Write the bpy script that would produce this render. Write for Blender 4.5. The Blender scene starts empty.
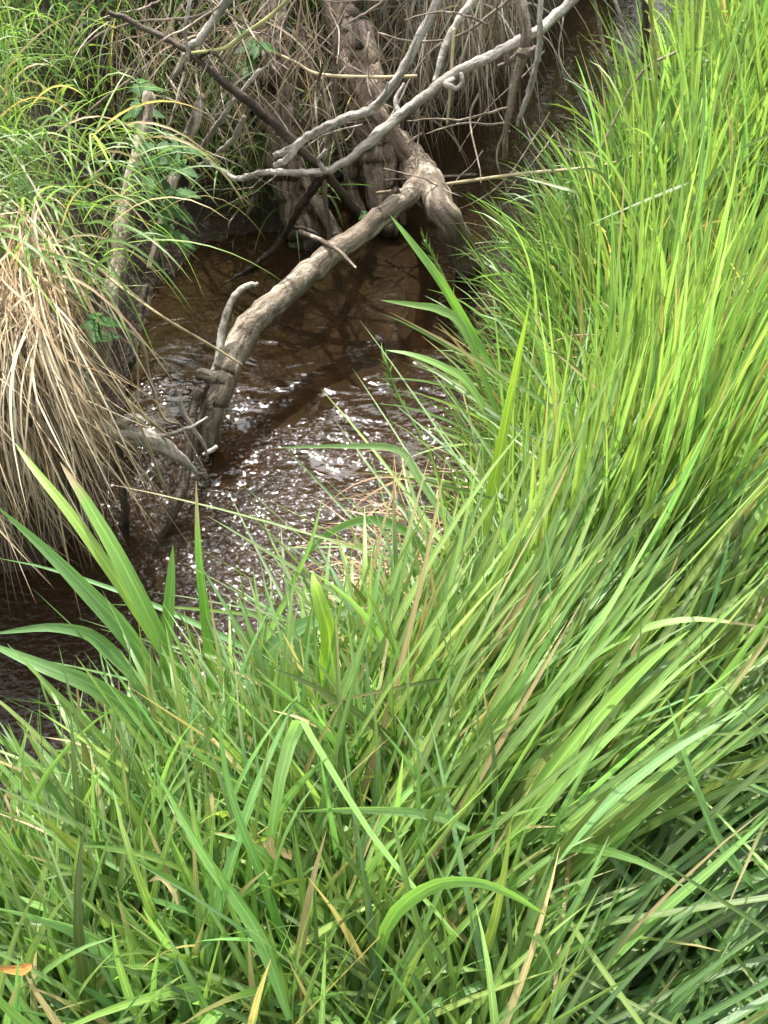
import bpy, math, random
import numpy as np
from mathutils import Vector, noise as mnoise

# ------------------------------------------------------------ camera, light, exposure
sc = bpy.context.scene
COL = sc.collection
R = math.radians
CAM_H = 2.25          # above the water surface (z = 0)
PITCH = 52.0          # degrees below the horizon
FPX = 900.0
cam_d = bpy.data.cameras.new('camera')
cam = bpy.data.objects.new('camera', cam_d); COL.objects.link(cam)
cam.location = (0, 0, CAM_H)
cam.rotation_euler = (R(90 - PITCH), 0, 0)
cam_d.sensor_fit = 'VERTICAL'; cam_d.sensor_height = 36.0
cam_d.lens = 36.0 * FPX / 1024.0
cam_d.clip_start = 0.02; cam_d.clip_end = 500
sc.camera = cam

SUN_DIR = Vector((-0.12, 0.56, 0.81)).normalized()     # towards the sun
sun_el = math.asin(SUN_DIR.z); sun_az = math.atan2(SUN_DIR.x, SUN_DIR.y)
w = bpy.data.worlds.new('World'); sc.world = w; w.use_nodes = True
nt = w.node_tree; bg = nt.nodes['Background']
sky = nt.nodes.new('ShaderNodeTexSky'); sky.sky_type = 'NISHITA'; sky.sun_disc = False
sky.sun_elevation = sun_el; sky.sun_rotation = sun_az
sky.air_density = 1.0; sky.dust_density = 3.0; sky.ozone_density = 0.6
# thin bright cloud: the blue of the sky is mostly washed out to white
hs = nt.nodes.new('ShaderNodeHueSaturation'); hs.inputs['Saturation'].default_value = .12; hs.inputs['Value'].default_value = 1.3
nt.links.new(sky.outputs[0], hs.inputs['Color'])
nt.links.new(hs.outputs[0], bg.inputs[0]); bg.inputs[1].default_value = 0.15
sl = bpy.data.lights.new('sun', 'SUN'); sl.energy = 3.3; sl.angle = R(.6); sl.color = (1, .95, .87)
so = bpy.data.objects.new('sun', sl); COL.objects.link(so)
so.rotation_euler = (-SUN_DIR).to_track_quat('-Z', 'Y').to_euler()
sc.view_settings.view_transform = 'Standard'; sc.view_settings.look = 'None'
sc.view_settings.exposure = 1.5; sc.view_settings.gamma = 1.0
sc.cycles.use_denoising = True
sc.cycles.max_bounces = 8; sc.cycles.transparent_max_bounces = 12
sc.cycles.transmission_bounces = 6; sc.cycles.diffuse_bounces = 4
sc.cycles.caustics_reflective = False; sc.cycles.caustics_refractive = False

rng = np.random.default_rng(11)
random.seed(5)

# ------------------------------------------------------------ projection helpers
cp, sp_ = math.cos(R(PITCH)), math.sin(R(PITCH))
def ray(px, py):
    a = (px - 384) / FPX; b = (512 - py) / FPX
    return np.array([a, cp + b * sp_, -sp_ + b * cp])
def Pz(px, py, z):
    d = ray(px, py); t = (z - CAM_H) / d[2]
    return np.array([0, 0, CAM_H]) + d * t
def PY(px, py, Y):
    d = ray(px, py); t = Y / d[1]
    return np.array([0, 0, CAM_H]) + d * t
def proj(p):
    p = np.asarray(p, float); x = p[..., 0]; y = p[..., 1]; z = p[..., 2] - CAM_H
    dep = y * cp - z * sp_; up = y * sp_ + z * cp
    return 384 + FPX * x / dep, 512 - FPX * up / dep, dep

# ------------------------------------------------------------ small numpy noise
_perm = rng.integers(0, 1 << 30, 4096)
def _h(ix, iy):
    return ((_perm[(ix * 73 + iy * 179 + 31 * ix * iy) & 4095]) & 65535) / 65535.0
def vnoise(x, y):
    x = np.asarray(x, float); y = np.asarray(y, float)
    ix = np.floor(x).astype(int); iy = np.floor(y).astype(int)
    fx = x - ix; fy = y - iy; fx = fx * fx * (3 - 2 * fx); fy = fy * fy * (3 - 2 * fy)
    a = _h(ix, iy); b = _h(ix + 1, iy); c = _h(ix, iy + 1); d = _h(ix + 1, iy + 1)
    return (a * (1 - fx) + b * fx) * (1 - fy) + (c * (1 - fx) + d * fx) * fy
def fbm(x, y, o=4):
    s = 0; a = .5
    for i in range(o):
        s = s + a * vnoise(x * 2 ** i + 7.3 * i, y * 2 ** i + 3.1 * i); a *= .5
    return s
def sstep(a, b, x):
    t = np.clip((x - a) / (b - a), 0, 1); return t * t * (3 - 2 * t)

# ------------------------------------------------------------ stream outline (world)
rp = [(-80, 1065), (0, 1015), (90, 965), (170, 900), (225, 862), (335, 795), (440, 730), (500, 640), (528, 520), (532, 400), (582, 280), (662, 150), (742, 30)]
lp = [(-60, 590), (40, 575), (100, 520), (128, 450), (135, 370), (165, 290), (215, 262), (300, 250), (350, 215), (395, 140), (470, 96), (545, 40), (600, -20)]
RP = [Pz(a, b, 0)[:2] for a, b in rp]; LP = [Pz(a, b, 0)[:2] for a, b in lp]
RP = [np.array([-14., .4]), np.array([-3., .75])] + RP + [RP[-1] + np.array([2.2, 4.]), RP[-1] + np.array([4., 30.])]
LP = [np.array([-14., 1.5]), np.array([-3., 1.65])] + LP + [LP[-1] + np.array([2.2, 4.2]), LP[-1] + np.array([4., 30.])]
RP = np.array(RP); LP = np.array(LP)
def dline(x, y, P):
    best = np.full(np.shape(x), 1e9)
    for i in range(len(P) - 1):
        a = P[i]; b = P[i + 1]; ab = b - a; L2 = ab @ ab
        t = np.clip(((x - a[0]) * ab[0] + (y - a[1]) * ab[1]) / L2, 0, 1)
        best = np.minimum(best, np.hypot(x - a[0] - t * ab[0], y - a[1] - t * ab[1]))
    return best
def inpoly(x, y, P):
    ins = np.zeros(np.shape(x), bool); n = len(P)
    for i in range(n):
        x1, y1 = P[i]; x2, y2 = P[(i + 1) % n]
        c = ((y1 > y) != (y2 > y)) & (x < (x2 - x1) * (y - y1) / (y2 - y1 + 1e-12) + x1)
        ins ^= c
    return ins
POLY = np.vstack([LP, RP[::-1]])
RPOLY = np.vstack([RP, [[60, 40], [60, -30], [-14, -30]]])
def ground(x, y):
    x = np.asarray(x, float); y = np.asarray(y, float)
    dr = dline(x, y, RP); dl = dline(x, y, LP)
    ins = inpoly(x, y, POLY); right = inpoly(x, y, RPOLY) & ~ins
    bed = -0.16 * sstep(0, .35, np.minimum(dr, dl)) - .02 + .05 * (fbm(x * 3, y * 3) - .5)
    wr = .28 + .12 * (vnoise(x * 2.1, y * 2.1) - .5)
    hr = -.02 + .56 * sstep(0, 1, dr / wr) + .10 * sstep(.3, 1.5, dr) + .09 * (fbm(x * 2.5, y * 2.5) - .5) * sstep(0, .3, dr)
    shelf = np.exp(-((y - 3.45) / .45) ** 2) * np.exp(-((x + .55) / .65) ** 2)
    wl = .26 + 1.3 * shelf
    hl = -.02 + (.68 - .15 * shelf) * sstep(0, 1, dl / wl) + .12 * sstep(.3, 1.5, dl) + .10 * (fbm(x * 2.5 + 9, y * 2.5) - .5) * sstep(0, .3, dl)
    z = np.where(ins, bed, np.where(right, hr, hl))
    return z + .012 * (fbm(x * 22, y * 22, 3) - .45)

# ------------------------------------------------------------ materials
def newmat(name):
    m = bpy.data.materials.new(name); m.use_nodes = True
    n = m.node_tree; n.nodes.clear()
    return m, n, n.nodes, n.links
def blade_mat(name, trans=.42, rough=.42, tmul=(1.4, 1.5, .85), spec=.5):
    m, n, N, L = newmat(name)
    out = N.new('ShaderNodeOutputMaterial')
    att = N.new('ShaderNodeAttribute'); att.attribute_name = 'tint'
    uv = N.new('ShaderNodeAttribute'); uv.attribute_name = 'buv'
    sep = N.new('ShaderNodeSeparateXYZ'); L.new(uv.outputs['Vector'], sep.inputs[0])
    # fine lengthwise veins
    mp = N.new('ShaderNodeVectorMath'); mp.operation = 'MULTIPLY'; mp.inputs[1].default_value = (9, 1.3, 1)
    L.new(uv.outputs['Vector'], mp.inputs[0])
    nz = N.new('ShaderNodeTexNoise'); nz.inputs['Scale'].default_value = 1.5; nz.inputs['Detail'].default_value = 3
    L.new(mp.outputs[0], nz.inputs['Vector'])
    mr = N.new('ShaderNodeMapRange'); mr.inputs[1].default_value = .3; mr.inputs[2].default_value = .7
    mr.inputs[3].default_value = .62; mr.inputs[4].default_value = 1.32
    L.new(nz.outputs[0], mr.inputs[0])
    # paler midrib
    ab = N.new('ShaderNodeMath'); ab.operation = 'ABSOLUTE'; L.new(sep.outputs[0], ab.inputs[0])
    rib = N.new('ShaderNodeMapRange'); rib.inputs[1].default_value = .0; rib.inputs[2].default_value = .16
    rib.inputs[3].default_value = 1.6; rib.inputs[4].default_value = 1.0
    L.new(ab.outputs[0], rib.inputs[0])
    mu = N.new('ShaderNodeMath'); mu.operation = 'MULTIPLY'; L.new(mr.outputs[0], mu.inputs[0]); L.new(rib.outputs[0], mu.inputs[1])
    cm = N.new('ShaderNodeVectorMath'); cm.operation = 'SCALE'
    L.new(att.outputs['Color'], cm.inputs[0]); L.new(mu.outputs[0], cm.inputs['Scale'])
    bs = N.new('ShaderNodeBsdfPrincipled'); bs.inputs['Roughness'].default_value = rough
    bs.inputs['Specular IOR Level'].default_value = spec
    L.new(cm.outputs[0], bs.inputs['Base Color'])
    tm = N.new('ShaderNodeVectorMath'); tm.operation = 'MULTIPLY'; tm.inputs[1].default_value = tmul
    L.new(cm.outputs[0], tm.inputs[0])
    tr = N.new('ShaderNodeBsdfTranslucent'); L.new(tm.outputs[0], tr.inputs[0])
    mx = N.new('ShaderNodeMixShader'); mx.inputs[0].default_value = trans
    L.new(bs.outputs[0], mx.inputs[1]); L.new(tr.outputs[0], mx.inputs[2])
    bp = N.new('ShaderNodeBump'); bp.inputs['Strength'].default_value = .25; bp.inputs['Distance'].default_value = .002
    L.new(nz.outputs[0], bp.inputs['Height']); L.new(bp.outputs[0], bs.inputs['Normal'])
    L.new(mx.outputs[0], out.inputs[0])
    return m
M_GREEN = blade_mat('green_blade', .46, .36, spec=.6)
M_STRAW = blade_mat('dry_straw', .15, .8, (1.2, 1.1, .9), .08)
M_LEAF = blade_mat('broad_leaf', .35, .6, spec=.3)

def wood_mat(name, dark, mid, pale, patch=.55, rough=.85, bump=.005):
    m, n, N, L = newmat(name)
    out = N.new('ShaderNodeOutputMaterial'); bs = N.new('ShaderNodeBsdfPrincipled')
    fib = N.new('ShaderNodeAttribute'); fib.attribute_name = 'fib'
    nz = N.new('ShaderNodeTexNoise'); nz.inputs['Scale'].default_value = 60; nz.inputs['Detail'].default_value = 6; nz.inputs['Roughness'].default_value = .65
    L.new(fib.outputs['Vector'], nz.inputs['Vector'])
    tc = N.new('ShaderNodeNewGeometry')
    n2 = N.new('ShaderNodeTexNoise'); n2.inputs['Scale'].default_value = 26; n2.inputs['Detail'].default_value = 7; n2.inputs['Roughness'].default_value = .7
    av = N.new('ShaderNodeVectorMath'); av.operation = 'MULTIPLY_ADD'; av.inputs[1].default_value = (.3, .3, .3)
    L.new(tc.outputs['Position'], av.inputs[0]); L.new(fib.outputs['Vector'], av.inputs[2])
    L.new(av.outputs[0], n2.inputs['Vector'])
    n3 = N.new('ShaderNodeTexNoise'); n3.inputs['Scale'].default_value = 120; n3.inputs['Detail'].default_value = 4
    L.new(tc.outputs['Position'], n3.inputs['Vector'])
    cr = N.new('ShaderNodeValToRGB'); e = cr.color_ramp.elements
    e[0].position = .36; e[0].color = (*dark, 1); e[1].position = .62; e[1].color = (*mid, 1)
    L.new(nz.outputs[0], cr.inputs[0])
    pr = N.new('ShaderNodeMapRange'); pr.inputs[1].default_value = patch; pr.inputs[2].default_value = patch + .09
    L.new(n2.outputs[0], pr.inputs[0])
    mx = N.new('ShaderNodeMix'); mx.data_type = 'RGBA'; mx.inputs[7].default_value = (*pale, 1)
    L.new(pr.outputs[0], mx.inputs[0]); L.new(cr.outputs[0], mx.inputs[6])
    # grain on the pale patches too
    gr = N.new('ShaderNodeMapRange'); gr.inputs[1].default_value = .3; gr.inputs[2].default_value = .7; gr.inputs[3].default_value = .6; gr.inputs[4].default_value = 1.3
    ad = N.new('ShaderNodeMath'); ad.operation = 'ADD'; L.new(nz.outputs[0], ad.inputs[0]); L.new(n3.outputs[0], ad.inputs[1])
    hf = N.new('ShaderNodeMath'); hf.operation = 'MULTIPLY'; hf.inputs[1].default_value = .5; L.new(ad.outputs[0], hf.inputs[0])
    L.new(hf.outputs[0], gr.inputs[0])
    sc_ = N.new('ShaderNodeVectorMath'); sc_.operation = 'SCALE'; L.new(mx.outputs[2], sc_.inputs[0]); L.new(gr.outputs[0], sc_.inputs['Scale'])
    sz = N.new('ShaderNodeSeparateXYZ'); L.new(tc.outputs['Position'], sz.inputs[0])
    wz = N.new('ShaderNodeMath'); wz.operation = 'MULTIPLY_ADD'; wz.inputs[1].default_value = .08; L.new(n2.outputs[0], wz.inputs[0]); L.new(sz.outputs[2], wz.inputs[2])
    wr = N.new('ShaderNodeMapRange'); wr.inputs[1].default_value = .07; wr.inputs[2].default_value = .12; wr.inputs[3].default_value = .38; wr.inputs[4].default_value = 1
    L.new(wz.outputs[0], wr.inputs[0])       # soaked wood just above the waterline
    wt = N.new('ShaderNodeVectorMath'); wt.operation = 'SCALE'; L.new(sc_.outputs[0], wt.inputs[0]); L.new(wr.outputs[0], wt.inputs['Scale'])
    L.new(wt.outputs[0], bs.inputs['Base Color'])
    bs.inputs['Roughness'].default_value = rough; bs.inputs['Specular IOR Level'].default_value = .25
    bp = N.new('ShaderNodeBump'); bp.inputs['Strength'].default_value = .8; bp.inputs['Distance'].default_value = bump
    sm = N.new('ShaderNodeMath'); sm.operation = 'ADD'
    p2 = N.new('ShaderNodeMath'); p2.operation = 'MULTIPLY'; p2.inputs[1].default_value = -.35; L.new(pr.outputs[0], p2.inputs[0])
    L.new(ad.outputs[0], sm.inputs[0]); L.new(p2.outputs[0], sm.inputs[1])
    L.new(sm.outputs[0], bp.inputs['Height']); L.new(bp.outputs[0], bs.inputs['Normal'])
    L.new(bs.outputs[0], out.inputs[0])
    return m
W_BARK = wood_mat('grey_brown_bark', (.08, .06, .043), (.26, .205, .155), (.40, .34, .27), .54, bump=.011)
W_LOG = wood_mat('weathered_log', (.10, .078, .058), (.21, .168, .128), (.42, .355, .285), .50)
W_GREY = wood_mat('pale_dead_wood', (.17, .148, .125), (.36, .325, .285), (.54, .50, .44), .50)
W_DARK = wood_mat('dark_wet_bark', (.025, .018, .012), (.09, .068, .05), (.18, .145, .11), .62, .6)

def ground_mat():
    m, n, N, L = newmat('dark_bank_mud')
    out = N.new('ShaderNodeOutputMaterial'); bs = N.new('ShaderNodeBsdfPrincipled')
    g = N.new('ShaderNodeNewGeometry')
    n1 = N.new('ShaderNodeTexNoise'); n1.inputs['Scale'].default_value = 9; n1.inputs['Detail'].default_value = 9; n1.inputs['Roughness'].default_value = .7
    n2 = N.new('ShaderNodeTexNoise'); n2.inputs['Scale'].default_value = 70; n2.inputs['Detail'].default_value = 6; n2.inputs['Roughness'].default_value = .7
    vo = N.new('ShaderNodeTexVoronoi'); vo.inputs['Scale'].default_value = 60
    for q in (n1, n2, vo): L.new(g.outputs['Position'], q.inputs['Vector'])
    cr = N.new('ShaderNodeValToRGB'); e = cr.color_ramp.elements
    e[0].position = .35; e[0].color = (.022, .015, .010, 1); e[1].position = .7; e[1].color = (.085, .06, .042, 1)
    ad = N.new('ShaderNodeMath'); ad.operation = 'ADD'; L.new(n1.outputs[0], ad.inputs[0]); L.new(n2.outputs[0], ad.inputs[1])
    h = N.new('ShaderNodeMath'); h.operation = 'MULTIPLY'; h.inputs[1].default_value = .5; L.new(ad.outputs[0], h.inputs[0])
    L.new(h.outputs[0], cr.inputs[0])
    # reddish silt on the stream bed
    sx = N.new('ShaderNodeSeparateXYZ'); L.new(g.outputs['Position'], sx.inputs[0])
    mr = N.new('ShaderNodeMapRange'); mr.inputs[1].default_value = .0; mr.inputs[2].default_value = -.04
    L.new(sx.outputs[2], mr.inputs[0])
    n4 = N.new('ShaderNodeTexNoise'); n4.inputs['Scale'].default_value = 3.2; n4.inputs['Detail'].default_value = 7; n4.inputs['Roughness'].default_value = .6
    L.new(g.outputs['Position'], n4.inputs['Vector'])
    c2 = N.new('ShaderNodeValToRGB'); e = c2.color_ramp.elements
    e[0].position = .34; e[0].color = (.035, .020, .012, 1); e[1].position = .68; e[1].color = (.12, .070, .037, 1)
    L.new(n4.outputs[0], c2.inputs[0])
    mx = N.new('ShaderNodeMix'); mx.data_type = 'RGBA'; L.new(mr.outputs[0], mx.inputs[0])
    L.new(cr.outputs[0], mx.inputs[6]); L.new(c2.outputs[0], mx.inputs[7]); L.new(mx.outputs[2], bs.inputs['Base Color'])
    bs.inputs['Roughness'].default_value = .62; bs.inputs['Specular IOR Level'].default_value = .35
    bp = N.new('ShaderNodeBump'); bp.inputs['Strength'].default_value = .9; bp.inputs['Distance'].default_value = .02
    a2 = N.new('ShaderNodeMath'); a2.operation = 'ADD'; L.new(n2.outputs[0], a2.inputs[0])
    vm = N.new('ShaderNodeMath'); vm.operation = 'MULTIPLY'; vm.inputs[1].default_value = -.5; L.new(vo.outputs[0], vm.inputs[0]); L.new(vm.outputs[0], a2.inputs[1])
    L.new(a2.outputs[0], bp.inputs['Height']); L.new(bp.outputs[0], bs.inputs['Normal'])
    L.new(bs.outputs[0], out.inputs[0]); return m
def water_mat():
    m, n, N, L = newmat('brown_stream_water')
    out = N.new('ShaderNodeOutputMaterial')
    g = N.new('ShaderNodeNewGeometry')
    # ripples: broad smooth swell plus short steep riffle waves where the stream runs over shallows
    st = N.new('ShaderNodeVectorMath'); st.operation = 'MULTIPLY'; st.inputs[1].default_value = (.9, 1.6, 1)
    L.new(g.outputs['Position'], st.inputs[0])
    n0 = N.new('ShaderNodeTexNoise'); n0.inputs['Scale'].default_value = 7; n0.inputs['Detail'].default_value = 2; n0.inputs['Distortion'].default_value = .8
    n1 = N.new('ShaderNodeTexNoise'); n1.inputs['Scale'].default_value = 36; n1.inputs['Detail'].default_value = 1.5; n1.inputs['Roughness'].default_value = .55; n1.inputs['Distortion'].default_value = .6
    for q in (n0, n1): L.new(st.outputs[0], q.inputs['Vector'])
    # riffle mask: in world metres, centred downstream of the log
    sx = N.new('ShaderNodeSeparateXYZ'); L.new(g.outputs['Position'], sx.inputs[0])
    mr = N.new('ShaderNodeMapRange'); mr.interpolation_type = 'SMOOTHSTEP'
    nm = N.new('ShaderNodeTexNoise'); nm.inputs['Scale'].default_value = 7; nm.inputs['Detail'].default_value = 3
    L.new(g.outputs['Position'], nm.inputs['Vector'])
    mm = N.new('ShaderNodeMath'); mm.operation = 'MULTIPLY_ADD'; mm.inputs[1].default_value = 2.2
    L.new(nm.outputs[0], mm.inputs[0]); L.new(sx.outputs[1], mm.inputs[2])
    mr.inputs[1].default_value = 3.4; mr.inputs[2].default_value = 2.9; mr.inputs[3].default_value = .02; mr.inputs[4].default_value = 1
    L.new(mm.outputs[0], mr.inputs[0])
    b0 = N.new('ShaderNodeBump'); b0.inputs['Strength'].default_value = 1; b0.inputs['Distance'].default_value = .004
    L.new(n0.outputs[0], b0.inputs['Height'])
    ms = N.new('ShaderNodeMath'); ms.operation = 'MULTIPLY'; L.new(n1.outputs[0], ms.inputs[0]); L.new(mr.outputs[0], ms.inputs[1])
    b1 = N.new('ShaderNodeBump'); b1.inputs['Strength'].default_value = 1; b1.inputs['Distance'].default_value = .0095
    L.new(ms.outputs[0], b1.inputs['Height']); L.new(b0.outputs[0], b1.inputs['Normal'])
    gl = N.new('ShaderNodeBsdfGlossy'); gl.inputs['Roughness'].default_value = .035; L.new(b1.outputs[0], gl.inputs['Normal'])
    tr = N.new('ShaderNodeBsdfTransparent'); tr.inputs[0].default_value = (.58, .43, .28, 1)
    df = N.new('ShaderNodeBsdfDiffuse'); df.inputs[0].default_value = (.044, .029, .015, 1)     # suspended silt
    m1 = N.new('ShaderNodeMixShader'); m1.inputs[0].default_value = .40
    L.new(tr.outputs[0], m1.inputs[1]); L.new(df.outputs[0], m1.inputs[2])
    fr = N.new('ShaderNodeFresnel'); fr.inputs[0].default_value = 1.333; L.new(b1.outputs[0], fr.inputs['Normal'])
    m2 = N.new('ShaderNodeMixShader'); L.new(fr.outputs[0], m2.inputs[0]); L.new(m1.outputs[0], m2.inputs[1]); L.new(gl.outputs[0], m2.inputs[2])
    L.new(m2.outputs[0], out.inputs[0]); return m

# ------------------------------------------------------------ mesh plumbing
def props(o, label=None, cat=None, group=None, kind=None):
    if label: o['label'] = label
    if cat: o['category'] = cat
    if group: o['group'] = group
    if kind: o['kind'] = kind
    return o
def link(name, V, F, mat, parent=None, attrs=None, smooth=True):
    """V (n,3), F (m,4) int quads (or (m,3)); attrs: name -> (type, array per vertex)"""
    me = bpy.data.meshes.new(name)
    V = np.asarray(V, np.float32); F = np.asarray(F, np.int32)
    k = F.shape[1]
    me.vertices.add(len(V)); me.vertices.foreach_set('co', V.ravel())
    me.loops.add(F.size); me.loops.foreach_set('vertex_index', F.ravel())
    me.polygons.add(len(F)); me.polygons.foreach_set('loop_start', np.arange(0, F.size, k, dtype=np.int32))
    me.polygons.foreach_set('loop_total', np.full(len(F), k, np.int32))
    me.polygons.foreach_set('use_smooth', np.full(len(F), smooth))
    for nm, (ty, arr) in (attrs or {}).items():
        a = me.attributes.new(nm, ty, 'POINT')
        arr = np.asarray(arr, np.float32)
        a.data.foreach_set('color' if ty == 'FLOAT_COLOR' else 'vector', arr.ravel())
    me.update(calc_edges=True); me.validate()
    me.materials.append(mat)
    o = bpy.data.objects.new(name, me); COL.objects.link(o)
    if parent is not None:
        o.parent = parent
        o.matrix_parent_inverse.identity()
        o.location = -Vector(parent.location)
    return o
def empty(name, loc, *a, **k):
    o = bpy.data.objects.new(name, None); COL.objects.link(o); o.location = Vector([float(c) for c in loc]); o.empty_display_size = .05
    props(o, *a, **k); return o

def catmull(P, n):
    P = np.asarray(P, float); m = len(P)
    if m == 2:
        t = np.linspace(0, 1, n)[:, None]; return P[0] * (1 - t) + P[1] * t
    Q = np.vstack([2 * P[0] - P[1], P, 2 * P[-1] - P[-2]])
    out = []
    for s in np.linspace(0, m - 1 - 1e-9, n):
        i = int(s); t = s - i; a, b, c, d = Q[i:i + 4]
        out.append(.5 * (2 * b + (c - a) * t + (2 * a - 5 * b + 4 * c - d) * t * t + (3 * b - a - 3 * c + d) * t ** 3))
    return np.array(out)

def tube(P, rad, n=None, sides=12, rough=.12, seed=0, knots=0.0, wob=.0, cap=True):
    """rough-barked tapering tube along control points P with radius list rad"""
    P = np.asarray(P, float)
    Ls = np.linalg.norm(np.diff(P, axis=0), axis=1).sum()
    rm = float(np.mean(rad))
    if n is None: n = int(np.clip(Ls / max(rm * .55, .004), 8, 160))
    C = catmull(P, n); rr = np.interp(np.linspace(0, 1, n), np.linspace(0, 1, len(rad)), rad)
    if wob:
        for k in range(3):
            f = [mnoise.noise(Vector((s * (3 + k * 4), seed * 3.7 + k, 1.1 * k))) for s in np.linspace(0, Ls * 4, n)]
            C[:, k] += wob * np.array(f)
    T = np.gradient(C, axis=0); T /= np.linalg.norm(T, axis=1)[:, None] + 1e-9
    ref = np.array([0., 0., 1.]) if abs(T[0][2]) < .9 else np.array([1., 0, 0])
    U = np.cross(T[0], ref); U /= np.linalg.norm(U)
    V = []; F = []; A = []; dist = 0
    ang = np.linspace(0, 2 * math.pi, sides, endpoint=False)
    for i in range(n):
        U = U - T[i] * (U @ T[i]); U /= np.linalg.norm(U); W = np.cross(T[i], U)
        if i: dist += np.linalg.norm(C[i] - C[i - 1])
        for a in ang:
            ca, sa = math.cos(a), math.sin(a)
            q = Vector((ca * 1.4, sa * 1.4, dist / max(rm, .003) * .28 + seed * 5.1))
            dn = mnoise.fractal(q, 1, 2, 3) * rough + mnoise.noise(Vector((ca * 5, sa * 5, dist / max(rm, .003) * .35 + seed))) * rough * .6
            if knots: dn += knots * max(0, mnoise.noise(Vector((ca * .9, sa * .9, dist / rm * .35 + seed * 2.3))) - .25)
            r = rr[i] * (1 + dn)
            V.append(C[i] + (U * ca + W * sa) * r)
            A.append((ca * rr[i], sa * rr[i], dist * .12 + seed * .37))
    for i in range(n - 1):
        for j in range(sides):
            k = (j + 1) % sides
            F.append((i * sides + j, i * sides + k, (i + 1) * sides + k, (i + 1) * sides + j))
    if cap:
        for i0, d in ((0, -1), (n - 1, 1)):
            b = len(V); c = C[i0] + T[i0] * d * rr[i0] * .35
            V.append(c); A.append((0, 0, dist * .12 if i0 else 0))
            for j in range(0, sides, 2):
                k = i0 * sides + j; k1 = i0 * sides + (j + 1) % sides; k2 = i0 * sides + (j + 2) % sides
                F.append((b, k, k1, k2) if d > 0 else (b, k2, k1, k))
    return np.array(V), np.array(F), np.array(A)
def merge(parts):
    V = []; F = []; A = []; o = 0
    for v, f, a in parts:
        V.append(v); F.append(f + o); A.append(a); o += len(v)
    return np.vstack(V), np.vstack(F), np.vstack(A)
def wood(name, t, mat, parent=None):
    return link(name, t[0], t[1], mat, parent, {'fib': ('FLOAT_VECTOR', t[2])})

# blades --------------------------------------------------------------
def blades(base, d0, length, width, bend, roll, tint, K=9, side_bend=None, kink=None, vfold=.16, wp=1.0, tip_tint=None, wav=None):
    """vectorised grass blades. base (N,3), d0 (N,3) start directions, bend: how far gravity pulls the tip"""
    N = len(base); t = np.linspace(0, 1, K)
    d0 = d0 / np.linalg.norm(d0, axis=1)[:, None]
    up = np.array([0, 0, 1.])
    s = np.cross(d0, up) + 1e-6 * np.array([1, 0, 0]); s /= np.linalg.norm(s, axis=1)[:, None]
    if side_bend is None: side_bend = rng.normal(0, .18, N)
    C = np.zeros((N, K, 3)); C[:, 0] = base; D = np.zeros((N, K, 3)); D[:, 0] = d0
    seg = (length / (K - 1))[:, None]
    for i in range(1, K):
        tt = t[i]
        d = d0 - up * (bend * tt ** 1.6)[:, None] + s * (side_bend * tt)[:, None]
        if kink is not None:
            kk = kink[0] < tt
            d = np.where(kk[:, None], d * .35 + kink[1], d)
        d /= np.linalg.norm(d, axis=1)[:, None]
        D[:, i] = d; C[:, i] = C[:, i - 1] + d * seg
    return ribbon(C, D, width, roll, tint, vfold, wp, tip_tint, s0=s)
def ribbon(C, D, width, roll, tint, vfold=.16, wp=1.0, tip_tint=None, s0=None):
    N, K, _ = C.shape; t = np.linspace(0, 1, K); up = np.array([0, 0, 1.])
    if s0 is None:
        s0 = np.cross(D[:, 0], up); s0 /= np.linalg.norm(s0, axis=1)[:, None] + 1e-9
    if tip_tint is None:
        tip_tint = (np.where(rng.random(N) < .14, rng.uniform(.72, .95, N), 5.0), np.tile([.36, .29, .15], (N, 1)))
    prof = (np.clip(.4 + .6 * (t / .3), 0, 1)) * np.clip(1 - t ** (2.2 * wp), 0, 1) ** .8 + .02
    V = np.zeros((N, K, 3, 3)); tw = rng.normal(0, .5, N)
    S = s0.copy()
    for i in range(K):
        d = D[:, i]
        S = S - d * np.sum(S * d, 1)[:, None]; S /= np.linalg.norm(S, axis=1)[:, None] + 1e-9
        n = np.cross(S, d)
        a = roll + tw * t[i]
        sd = S * np.cos(a)[:, None] + n * np.sin(a)[:, None]; nn = np.cross(sd, d)
        hw = (width * .5 * prof[i])[:, None]
        V[:, i, 0] = C[:, i] - sd * hw; V[:, i, 1] = C[:, i] - nn * hw * vfold * 2; V[:, i, 2] = C[:, i] + sd * hw
    idx = np.arange(N * K * 3).reshape(N, K, 3)
    F = np.concatenate([np.stack([idx[:, :-1, j], idx[:, :-1, j + 1], idx[:, 1:, j + 1], idx[:, 1:, j]], -1).reshape(-1, 4) for j in (0, 1)])
    buv = np.zeros((N, K, 3, 3)); buv[..., 0] = np.array([-1, 0, 1])[None, None, :]
    buv[..., 1] = t[None, :, None] * 3; buv[..., 2] = (np.arange(N) * 1.37)[:, None, None]
    tc = np.ones((N, K, 3, 4)); tc[..., :3] = tint[:, None, None, :]
    if tip_tint is not None:
        f = (np.clip((t[None, :] - tip_tint[0][:, None]) / .12, 0, 1))[:, :, None, None]
        tc[..., :3] = tc[..., :3] * (1 - f) + tip_tint[1][:, None, None, :] * f
    return V.reshape(-1, 3), F, buv.reshape(-1, 3), tc.reshape(-1, 4)
def mergeb(parts):
    V = []; F = []; B = []; T = []; o = 0
    for v, f, b, t in parts:
        V.append(v); F.append(f + o); B.append(b); T.append(t); o += len(v)
    return np.vstack(V), np.vstack(F), np.vstack(B), np.vstack(T)
def grass(name, parts, mat, parent=None, **k):
    v, f, b, t = mergeb(parts) if isinstance(parts, list) else parts
    o = link(name, v, f, mat, parent, {'buv': ('FLOAT_VECTOR', b), 'tint': ('FLOAT_COLOR', t)})
    props(o, **k); return o
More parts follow.
